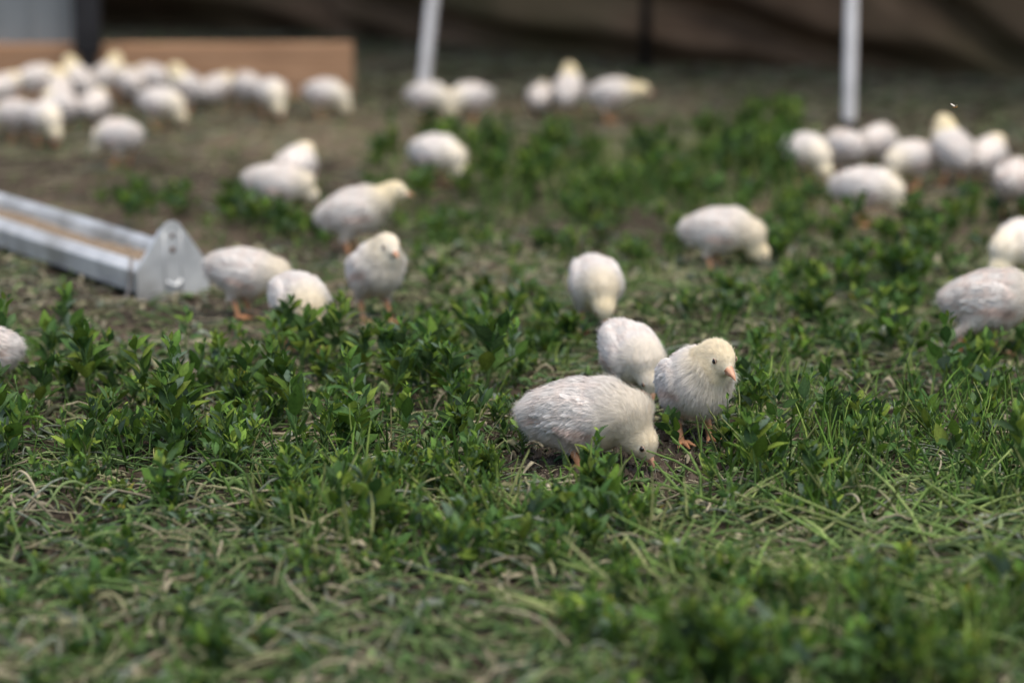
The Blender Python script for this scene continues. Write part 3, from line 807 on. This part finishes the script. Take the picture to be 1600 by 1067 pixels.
def make_weed(seed, h, nst, leaf_l, leaf_w, nleaf, spread=0.4, bare=0.25, bright=1.0, stemr=0.0011):
    rng = np.random.default_rng(seed)
    sm, lm = MB(), MB()
    for s in range(nst):
        az = rng.uniform(0, 2 * math.pi); le = spread * rng.uniform(0.2, 1.0)
        hh = h * rng.uniform(0.65, 1.0); n = 7
        t = np.linspace(0, 1, n)
        P = np.stack([math.cos(az) * le * hh * (t ** 1.5) + rng.normal(0, 0.002, n).cumsum(), math.sin(az) * le * hh * t ** 1.5 + rng.normal(0, 0.002, n).cumsum(), hh * t * (1 - 0.12 * le * t)], -1)
        P[0] = [rng.normal(0, .004), rng.normal(0, .004), -0.008]
        scol = np.array([0.085, 0.15, 0.04]) * rng.uniform(0.7, 1.25) * bright
        sm.tube(P, stemr * np.linspace(1.25, 0.6, n) * rng.uniform(0.8, 1.2), 5, scol)
        phi = rng.uniform(0, 6.28)
        nl = max(3, int(nleaf * rng.uniform(0.75, 1.2)))
        for j in range(nl):
            tj = bare + (1 - bare) * ((j + rng.uniform(0, .6)) / nl) ** 0.8
            tj = min(tj, 0.995)
            p = np.array([np.interp(tj, t, P[:, k]) for k in range(3)])
            phi += 2.4 + rng.normal(0, .3)
            el = R(rng.uniform(18, 58) + 25 * tj)
            d = np.array([math.cos(phi) * math.cos(el), math.sin(phi) * math.cos(el), math.sin(el)])
            sz = (0.55 + 0.9 * math.sin(math.pi * min(1, 0.25 + 0.72 * tj))) * rng.uniform(0.6, 1.15) * (0.62 if tj > 0.9 else 1)
            pet = leaf_l * 0.35 * sz * rng.uniform(.5, 1.2)
            pe = p + d * pet
            V, Q = tube(np.array([p, pe]), np.array([0.0006, 0.0005]), 3); lm.add(V, Q, None, scol)
            d2 = d + np.array([0, 0, rng.uniform(-0.45, 0.4)])
            F = frame(d2, rng.normal(0, 0.45))
            V, Q = leaf_geo(rng, leaf_l * sz, leaf_w * sz, rng.uniform(0.1, 0.6), rng.uniform(-0.4, 0.15))
            c = LEAFY[rng.integers(5)] * rng.uniform(0.7, 1.65) * bright
            if rng.random() < 0.004: c = np.array([0.22, 0.20, 0.03])
            if rng.random() < 0.08: c = np.array([0.085, 0.13, 0.085])
            cc = np.tile(c, (18, 1)); cc[1::3] *= 1.25
            lm.add(V @ F.T + pe, Q, None, cc)
    return sm.arrays(), lm.arrays()


def weed_meshes(arr, name='weed'):
    (sV, sQ, sT, sC), (lV, lQ, lT, lC) = arr
    return mesh('stem', sV, sQ, sT, M_STEM, sC, link=False).data, mesh('leaves', lV, lQ, lT, M_LEAF, lC, link=False).data


KIND = {}
def kinds(name, n, *a, **k):
    KIND[name] = [make_weed(1000 + 37 * len(KIND) + i, *[(x(i) if callable(x) else x) for x in a], **k) for i in range(n)]
kinds('leafy', 9, 0.106, lambda i: 1 + i % 3, 0.026, 0.0140, 14, spread=0.5, bare=0.22)
kinds('tall', 5, 0.138, lambda i: 1 + i % 2, 0.027, 0.0138, 15, spread=0.35, bare=0.3, stemr=0.0013)
kinds('low', 6, 0.050, lambda i: 2 + i % 2, 0.022, 0.0115, 8, spread=1.0, bare=0.15)
kinds('bushy', 5, 0.085, lambda i: 4, 0.020, 0.009, 17, spread=0.8, bare=0.15, bright=1.1)
kinds('sprig', 5, 0.095, lambda i: 1 + i % 3, 0.017, 0.009, 8, spread=0.3, bare=0.35, bright=1.15, stemr=0.0011)
KM = {k: [weed_meshes(a) for a in v] for k, v in KIND.items()}

wr = np.random.default_rng(77)
NWEED = [0]
def put_weed(kind, x, y, s, label, group, i=None):
    KMk = KM[kind]; sm, lm = KMk[(wr.integers(len(KMk)) if i is None else i) % len(KMk)]
    r = empty('weed', (x, y, float(gz(x, y))), wr.uniform(0, 6.28)); r.scale = (s,) * 3
    for nm, me in (('stem', sm), ('leaves', lm)):
        o = bpy.data.objects.new(nm, me); C.objects.link(o); o.parent = r
    tag(r, label, 'weed', group); NWEED[0] += 1
    return r


# weeds the photo singles out
single = [
    ('sprig', 0, 990, 628, 1.12, 'thin sprig with few leaves rising before the hunched white chick'),
    ('sprig', 1, 925, 775, 0.95, 'blurred sprig standing in front of the pecking chick flank'),
    ('tall', 0, 232, 672, 1.05, 'tall leafy weed with bare twin stems standing highest in the left patch'),
    ('tall', 1, 455, 665, 1.0, 'tall weed with small top leaves below the neck-bending chick'),
    ('tall', 2, 318, 640, 0.85, 'broad leaved weed left of the small-topped one in the left patch'),
    ('tall', 3, 660, 640, 0.85, 'big leaved weed standing at the middle of the patch, left of the pecking chick'),
    ('tall', 4, 805, 620, 0.8, 'upright weed at the tail of the sharp pecking chick'),
    ('bushy', 0, 1512, 600, 1.0, 'bushy weed in front of the pink-flanked chick at right'),
    ('tall', 0, 1590, 800, 1.05, 'tall slim weed standing right at the right frame edge'),
    ('leafy', 3, 1485, 372, 1.25, 'dark tall weed before the raised-head chick of the right crowd'),
    ('leafy', 4, 800, 520, 0.95, 'solitary dark weed left of the head-on chick'),
    ('sprig', 2, 1185, 590, 0.9, 'slim upright stalk right of the cream standing chick'),
    ('leafy', 6, 1060, 712, 0.72, 'low weed with broad leaves covering the cream chick feet'),
    ('leafy', 2, 1128, 722, 0.6, 'low weed with pointed leaves at the right foot of the cream chick'),
    ('bushy', 2, 1110, 1075, 1.0, 'blurred bright green weed closest to the camera right of centre'),
    ('leafy', 1, 425, 372, 0.95, 'blurred weed in front of the head-lowered chick beyond the trough'),
    ('leafy', 7, 98, 515, 0.6, 'small lone weed on the bare soil in front of the trough'),
]
for kd, i, px, py, s, lb in single:
    g = G(px, py); put_weed(kd, g[0], g[1], s, lb, None, i)

chick_px = [(884, 722), (1083, 672)]
ZONES = [   # name, polygon box in photo pixels of the root, count, kinds, size, label
    ('weeds of the dense left patch', (-60, 560, 800, 760), 105, ('leafy', 'sprig', 'tall', 'sprig', 'bushy', 'tall'), (0.7, 1.15), 'dark green leafy weed in the dense patch left of the pecking chick'),
    ('weeds before the pecking chick', (430, 770, 1010, 900), 32, ('leafy', 'sprig', 'sprig', 'bushy'), (0.6, 0.95), 'soft focus leafy weed before the pecking chick'),
    ('weeds of the right clump', (1130, 620, 1620, 800), 46, ('leafy', 'sprig', 'tall', 'sprig', 'sprig'), (0.65, 1.0), 'slender green weed in the clump right of the cream standing chick'),
    ('weeds nearest the camera', (1080, 960, 1640, 1110), 20, ('leafy', 'bushy', 'sprig'), (0.6, 1.0), 'blurred green weed along the bottom right edge nearest the camera'),
    ('scattered weeds at lower left', (-40, 790, 430, 1080), 14, ('low', 'low', 'leafy'), (0.5, 0.8), 'low green weed scattered on cut litter at lower left'),
    ('weeds behind the sharp chicks', (1190, 350, 1560, 600), 30, ('low', 'leafy', 'bushy'), (0.6, 1.0), 'low weed in the blurred green behind the sharp chicks at right'),
    ('weeds around the middle chicks', (520, 500, 900, 570), 18, ('leafy', 'low', 'low'), (0.5, 0.85), 'weed at the back edge of the patch between standing and head-on chicks'),
]
zr = np.random.default_rng(5)
avoid = [(880, 735, 95, 28), (985, 720, 75, 30), (1085, 700, 60, 24), (1150, 700, 30, 20), (930, 525, 60, 28), (590, 512, 60, 28), (385, 505, 70, 22), (466, 545, 40, 18), (270, 470, 75, 40), (980, 625, 60, 18), (545, 412, 60, 24), (1110, 428, 60, 22), (1480, 575, 40, 24), (1340, 358, 50, 20), (682, 302, 55, 14), (1470, 560, 42, 40)]
def blocked(px, py):
    for ax_, ay_, rx, ry in avoid:
        if ((px - ax_) / rx) ** 2 + ((py - ay_) / ry) ** 2 < 1: return True
    return False
for gname, (x0, y0, x1, y1), n, ks, (s0, s1), lb in ZONES:
    c = 0
    while c < n:
        px, py = zr.uniform(x0, x1), zr.uniform(y0, y1)
        if blocked(px, py): continue
        if 860 < px < 1060 and 715 < py < 800 and zr.random() < 0.75: continue
        g = G(px, py); put_weed(ks[zr.integers(len(ks))], g[0], g[1], zr.uniform(s0, s1), lb, gname); c += 1

# ---- everything beyond counting: one object per kind of cover
def merge_plants(spots, name, label=None):
    sm, lm = MB(), MB()
    for kd, x, y, s in spots:
        arrs = KIND[kd]; (sV, sQ, sT, sC), (lV, lQ, lT, lC) = arrs[zr.integers(len(arrs))]
        a = zr.uniform(0, 6.28); Rm = np.array([[math.cos(a), -math.sin(a), 0], [math.sin(a), math.cos(a), 0], [0, 0, 1]]) * s
        off = np.array([x, y, float(gz(x, y))]); vb = zr.uniform(0.75, 1.25)
        lm.add(sV @ Rm.T + off, sQ, sT, sC * vb); lm.add(lV @ Rm.T + off, lQ, lT, lC * vb)
    o = lm.obj(name, M_LEAF); tag(o, label, None, None, 'stuff')
    return o


COVER = [   # root box in photo pixels, count, kinds, size
    ((580, 232, 1245, 322), 130, ('bushy', 'leafy', 'tall', 'low'), (0.6, 1.15)),
    ((1120, 205, 1250, 290), 34, ('bushy', 'tall'), (0.6, 1.1)),
    ((880, 320, 1300, 420), 45, ('low', 'bushy'), (0.5, 0.9)),
    ((1120, 320, 1680, 580), 95, ('low', 'low', 'leafy', 'bushy'), (0.55, 1.0)),
    ((640, 380, 1080, 560), 42, ('low', 'low', 'leafy'), (0.35, 0.7)),
    ((160, 300, 380, 365), 20, ('low', 'leafy'), (0.5, 0.9)),
    ((340, 330, 520, 385), 26, ('low', 'leafy'), (0.5, 0.9)),
    ((500, 330, 760, 400), 26, ('low', 'low'), (0.4, 0.8)),
    ((-150, 570, 830, 780), 170, ('low', 'sprig', 'bushy'), (0.4, 0.8)),
    ((400, 760, 1080, 930), 70, ('low', 'bushy', 'sprig'), (0.4, 0.8)),
    ((1080, 600, 1750, 840), 90, ('low', 'sprig', 'sprig'), (0.4, 0.85)),
    ((900, 930, 1750, 1120), 60, ('low', 'bushy'), (0.4, 0.85)),
    ((-150, 780, 500, 1120), 50, ('low',), (0.3, 0.7)),
]
spots = []
for (x0, y0, x1, y1), n, ks, (s0, s1) in COVER:
    for _ in range(n):
        px, py = zr.uniform(x0, x1), zr.uniform(y0, y1)
        if blocked(px, py): continue
        if 800 < px < 1060 and 700 < py < 800 and zr.random() < 0.7: continue
        g = G(px, py); spots.append((ks[zr.integers(len(ks))], g[0], g[1], zr.uniform(s0, s1)))
merge_plants(spots, 'ground_cover', 'low green ground cover of small weeds between the chicks')


# ---- cut stems, blades and dry litter lying on the soil
def view_points(rng, n, y0, y1):
    y = np.sqrt(rng.uniform(0, 1, n) * (y1 ** 2 - y0 ** 2) + y0 ** 2)
    x = rng.uniform(-1, 1, n) * (0.225 * y + 0.22)
    return x, y


def strand_mesh(rng, x, y, L, rad, arch, colr, z0, up=None, nseg=6, flatten=None, wig=0.28, bd=1.1):
    n = len(x); az = rng.uniform(0, 2 * math.pi, n)
    bend = rng.normal(0, bd, n) * (rng.random(n) < 0.75); t = np.linspace(0, 1, nseg)
    ang = az[:, None] + bend[:, None] * (t[None] - 0.5) + (rng.normal(0, wig, (n, nseg))).cumsum(1) * 0.5 + np.where((rng.random((n, 1)) < 0.3) & (t[None] > rng.uniform(0.2, 0.8, (n, 1))), rng.normal(0, 0.8, (n, 1)), 0)
    step = L[:, None] / (nseg - 1)
    if up is None:
        inc = np.zeros((n, nseg))
    else:
        inc = up[:, None] * (1 - 0.35 * t[None] * rng.uniform(0, 1.2, (n, 1)))
    px = x[:, None] + np.cumsum(np.cos(ang) * np.cos(inc) * step, 1); py = y[:, None] + np.cumsum(np.sin(ang) * np.cos(inc) * step, 1)
    if up is None:
        px -= px.mean(1, keepdims=True) - x[:, None]; py -= py.mean(1, keepdims=True) - y[:, None]
        pz = z0[:, None] + arch[:, None] * np.sin(math.pi * t)[None] + rng.normal(0, 0.0007, (n, nseg)) + (rng.normal(0, 0.10, n) * L)[:, None] * (t - 0.5)[None]
        pz = np.maximum(pz, 0.001) + gz(px, py)
    else:
        pz = np.cumsum(np.sin(inc) * step, 1) - step + gz(x, y)[:, None] - 0.004
    P = np.stack([px, py, pz], -1)
    T = unit(np.gradient(P, axis=1)); ref = np.array([0.13, 0.21, 0.97])
    a = unit(np.cross(T, ref)); b = np.cross(T, a)
    fl = np.ones(n) if flatten is None else flatten
    rr = rad[:, None] * np.interp(t, [0, 0.12, 0.7, 1], [0.8, 1, 0.9, 0.45])[None]
    roll = rng.normal(0, 0.7, n)
    rings = []
    for k in range(4):
        c, s = math.cos(k * math.pi / 2), math.sin(k * math.pi / 2)
        ca, sa = np.cos(roll), np.sin(roll)
        a2 = a * ca[:, None, None] + b * sa[:, None, None]; b2 = -a * sa[:, None, None] + b * ca[:, None, None]
        rings.append(P + (a2 * c + b2 * (s * fl)[:, None, None]) * rr[..., None])
    V = np.stack(rings, 2)                         # n, seg, 4, 3
    base = (np.arange(n)[:, None, None] * nseg + np.arange(nseg - 1)[None, :, None]) * 4; k = np.arange(4)[None, None]; k2 = (k + 1) % 4
    Q = np.stack([base + k, base + k2, base + 4 + k2, base + 4 + k], -1).reshape(-1, 4)
    c = np.repeat(colr, nseg * 4, 0)
    return V.reshape(-1, 3), Q, c


lr = np.random.default_rng(41)
PAL = np.array([[0.10, 0.17, 0.05], [0.15, 0.21, 0.08], [0.22, 0.22, 0.12], [0.31, 0.28, 0.19], [0.07, 0.13, 0.04], [0.17, 0.20, 0.15], [0.05, 0.095, 0.04]])
def litter_density(x, y):
    px, py = proj(x, y)
    d = np.interp(py, [90, 250, 330, 420, 560, 700, 800, 900, 1100], [.75, .7, .6, .68, .62, .65, .9, 1, 1])
    d = d * np.where((px < 560) & (py > 250) & (py < 540), 0.45, 1)
    d = d * np.where(((px - 940) / 130) ** 2 + ((py - 725) / 34) ** 2 < 1, 0.22, 1)
    d = d * np.where(((px - 1200) / 60) ** 2 + ((py - 690) / 30) ** 2 < 1, 0.4, 1)
    d = d * np.where(((px - 60) / 130) ** 2 + ((py - 800) / 55) ** 2 < 1, 0.7, 1)
    n = 0.72 + 0.28 * np.sin(9 * x + 2) * np.sin(7 * y)
    return np.clip(d * n * 1.2, 0, 1)


def pick(rng, n, green):
    p = np.where(green[:, None], np.array([[.22, .22, .12, .05, .2, .09, .1]]), np.array([[.05, .08, .30, .38, .03, .15, .01]]))
    i = (rng.random((n, 1)) > np.cumsum(p, 1)).sum(1).clip(0, 6)
    return PAL[i] * rng.uniform(0.65, 1.3, (n, 1))


def greenness(x, y, rng):
    px, py = proj(x, y)
    g = np.interp(py, [90, 240, 330, 500, 700, 900, 1100], [.08, .14, .42, .55, .80, .80, .70])
    g = g * np.where((px < 560) & (py > 230) & (py < 540), 0.4, 1) * np.where(((px - 40) / 170) ** 2 + ((py - 800) / 60) ** 2 < 1, 0.35, 1)
    g = g + 0.25 * np.sin(5 * x + 1) * np.sin(4 * y)
    return rng.random(len(x)) < g


def lay(n, y0, y1, Lr, Rr, arch, zr_, flat=None, seg=6, long=False, tan=1.0):
    x, y = view_points(lr, n, y0, y1)
    k = lr.random(n) < litter_density(x, y)
    if long:
        qx, qy = proj(x, y); k &= ((qx - 960) / 230) ** 2 + ((qy - 722) / 48) ** 2 > 1
    x, y = x[k], y[k]; n = len(x)
    L = lr.uniform(*Lr, n) * lr.uniform(0.6, 1.2, n); rad = lr.uniform(*Rr, n)
    return strand_mesh(lr, x, y, L, rad, lr.uniform(*arch, n) * (lr.random(n) < 0.6), pick(lr, n, greenness(x, y, lr) | (lr.random(n) > tan)), lr.uniform(*zr_, n), None, seg, None if flat is None else np.full(n, flat), 0.14 if long else 0.28, 0.7 if long else 1.1)


lb_ = MB()
for a in (dict(n=22000, y0=1.9, y1=4.6, Lr=(0.012, 0.045), Rr=(0.0005, 0.0011), arch=(0, 0.006), zr_=(0.001, 0.006), seg=5),
          dict(n=8500, y0=1.9, y1=4.4, Lr=(0.05, 0.15), Rr=(0.0008, 0.0017), arch=(0.0, 0.014), zr_=(0.002, 0.016), seg=9, long=True, tan=0.6),
          dict(n=1600, y0=1.9, y1=3.0, Lr=(0.05, 0.14), Rr=(0.0011, 0.0021), arch=(0.0, 0.024), zr_=(0.004, 0.022), seg=9, long=True, tan=0.6),
          dict(n=15000, y0=1.9, y1=4.6, Lr=(0.012, 0.042), Rr=(0.0022, 0.0065), arch=(0, 0.014), zr_=(0.002, 0.012), flat=0.10, seg=5),
          dict(n=26000, y0=4.2, y1=9.6, Lr=(0.02, 0.09), Rr=(0.0010, 0.0024), arch=(0, 0.010), zr_=(0.001, 0.008), seg=4)):
    V, Q, c = lay(**a); lb_.add(V, Q, None, c)
bare = np.array([G(a_, b_)[:2] for a_, b_ in zip(lr.normal(955, 100, 900), lr.normal(722, 26, 900))])
V, Q, c = strand_mesh(lr, bare[:, 0], bare[:, 1], lr.uniform(0.006, 0.03, 900), lr.uniform(0.0004, 0.0012, 900), np.zeros(900), pick(lr, 900, lr.random(900) < 0.4), lr.uniform(0.001, 0.005, 900), None, 5, lr.uniform(0.15, 1, 900))
lb_.add(V, Q, None, c)
o = lb_.obj('grass_litter', M_LITTER); tag(o, 'cut pale stems and dry grass litter strewn over the soil', None, None, 'stuff')

# upright cut stalks and grass blades
cb = MB()
def stalks(boxes):
    for (x0, y0, x1, y1), n, Lr, Rr, cols, lean in boxes:
        px, py = lr.uniform(x0, x1, n), lr.uniform(y0, y1, n)
        k = np.array([not blocked(a, b) for a, b in zip(px, py)]); px, py = px[k], py[k]; n = len(px)
        P = np.array([G(a, b) for a, b in zip(px, py)])
        V, Q, c = strand_mesh(lr, P[:, 0], P[:, 1], lr.uniform(*Lr, n), lr.uniform(*Rr, n), np.zeros(n), np.array(cols)[lr.integers(len(cols), size=n)] * lr.uniform(.75, 1.25, (n, 1)), np.zeros(n), lr.uniform(*lean, n), 6)
        cb.add(V, Q, None, c)
GR = [(0.10, 0.19, 0.035), (0.075, 0.16, 0.03), (0.15, 0.21, 0.055), (0.06, 0.13, 0.03)]
LG = [(0.15, 0.24, 0.06), (0.21, 0.28, 0.09), (0.27, 0.30, 0.13), (0.11, 0.19, 0.045)]
ST = GR + [(0.24, 0.24, 0.11)]
stalks([((-100, 570, 820, 790), 420, (0.02, 0.055), (0.0009, 0.0016), ST, (0.9, 1.5)),
        ((560, 690, 1010, 860), 160, (0.03, 0.07), (0.0009, 0.0017), ST, (0.9, 1.5)),
        ((1100, 560, 1700, 830), 430, (0.03, 0.085), (0.0009, 0.0017), GR, (0.8, 1.5)),
        ((1000, 770, 1750, 990), 850, (0.07, 0.22), (0.0015, 0.0027), LG, (0.03, 0.55)),
        ((700, 850, 1300, 1010), 160, (0.05, 0.15), (0.0014, 0.0025), LG, (0.03, 0.6)),
        ((850, 900, 1700, 1120), 200, (0.03, 0.08), (0.0011, 0.0018), ST, (0.5, 1.4)),
        ((700, 250, 1260, 350), 300, (0.04, 0.12), (0.001, 0.002), GR, (0.8, 1.5)),
        ((700, 330, 1600, 560), 260, (0.02, 0.06), (0.001, 0.0018), ST, (0.6, 1.4)),
        ((-100, 800, 900, 1120), 110, (0.02, 0.06), (0.001, 0.0018), ST, (0.3, 1.3))])
gb = MB()
BL = [(0.10, 0.19, 0.030), (0.075, 0.155, 0.026), (0.145, 0.21, 0.045), (0.055, 0.12, 0.025), (0.19, 0.22, 0.08)]
for (x0, y0, x1, y1), nt_, per, Lr in (((430, 740, 1010, 900), 34, 7, (0.05, 0.11)), ((1120, 640, 1680, 840), 60, 7, (0.05, 0.12)), ((1040, 960, 1700, 1110), 34, 7, (0.05, 0.11)),
                                     ((-120, 570, 820, 780), 24, 5, (0.04, 0.09)), ((600, 240, 1260, 340), 80, 8, (0.04, 0.11)), ((640, 330, 1640, 600), 70, 6, (0.03, 0.075)),
                                     ((-120, 800, 900, 1110), 14, 5, (0.03, 0.07)), ((150, 230, 700, 400), 70, 5, (0.02, 0.05))):
    tpx, tpy = lr.uniform(x0, x1, nt_), lr.uniform(y0, y1, nt_)
    kk = np.array([not blocked(a, b) and not (800 < a < 1060 and 700 < b < 790) for a, b in zip(tpx, tpy)]); tpx, tpy = tpx[kk], tpy[kk]
    P = np.repeat(np.array([G(a, b) for a, b in zip(tpx, tpy)]), per, 0); n = len(P)
    P[:, :2] += lr.normal(0, 0.014, (n, 2))
    tc_ = np.repeat(np.array(BL)[lr.integers(len(BL), size=len(tpx))], per, 0) * lr.uniform(.75, 1.3, (n, 1))
    V, Q, c = strand_mesh(lr, P[:, 0], P[:, 1], lr.uniform(*Lr, n), lr.uniform(0.0011, 0.0024, n), np.zeros(n), tc_, np.zeros(n), lr.uniform(0.85, 1.5, n), 7, lr.uniform(0.1, 0.5, n))
    gb.add(V, Q, None, c)
o = gb.obj('grass_tufts', M_LITTER); tag(o, 'thin yellow green grass blades growing between the weeds', None, None, 'stuff')
o = cb.obj('cut_stalks', M_LITTER); tag(o, 'short upright green stalks left standing after cutting', None, None, 'stuff')

# soil crumbs
kb = MB(); n = 9000
x, y = view_points(lr, n, 1.9, 6.0)
bare = np.array([G(a_, b_)[:2] for a_, b_ in zip(lr.normal(955, 95, 6000), lr.normal(722, 26, 6000))])
x, y = np.r_[x, bare[:, 0]], np.r_[y, bare[:, 1]]; n = len(x)
octv = np.array([[1, 0, 0], [-1, 0, 0], [0, 1, 0], [0, -1, 0], [0, 0, 1], [0, 0, -1.]])
octf = np.array([[0, 2, 4], [2, 1, 4], [1, 3, 4], [3, 0, 4], [2, 0, 5], [1, 2, 5], [3, 1, 5], [0, 3, 5]])
r = lr.gamma(2.0, 0.0011, n) + 0.0008
V = octv[None] * lr.uniform(0.55, 1.35, (n, 6, 1)) * r[:, None, None] + lr.normal(0, 0.15, (n, 6, 3)) * r[:, None, None]
V += np.stack([x, y, gz(x, y) + r * 0.3], -1)[:, None]
F = (np.arange(n)[:, None, None] * 6 + octf[None]).reshape(-1, 3)
cc = np.array([[0.04, 0.032, 0.024], [0.065, 0.052, 0.04], [0.11, 0.09, 0.07]])[lr.integers(3, size=n)] * lr.uniform(.7, 1.3, (n, 1))
o = mesh('soil_crumbs', V.reshape(-1, 3), None, F, M_CRUMB, np.repeat(cc, 6, 0), None, False); tag(o, 'loose dark soil crumbs between the cut stems', None, None, 'stuff')
print('weeds', NWEED[0])
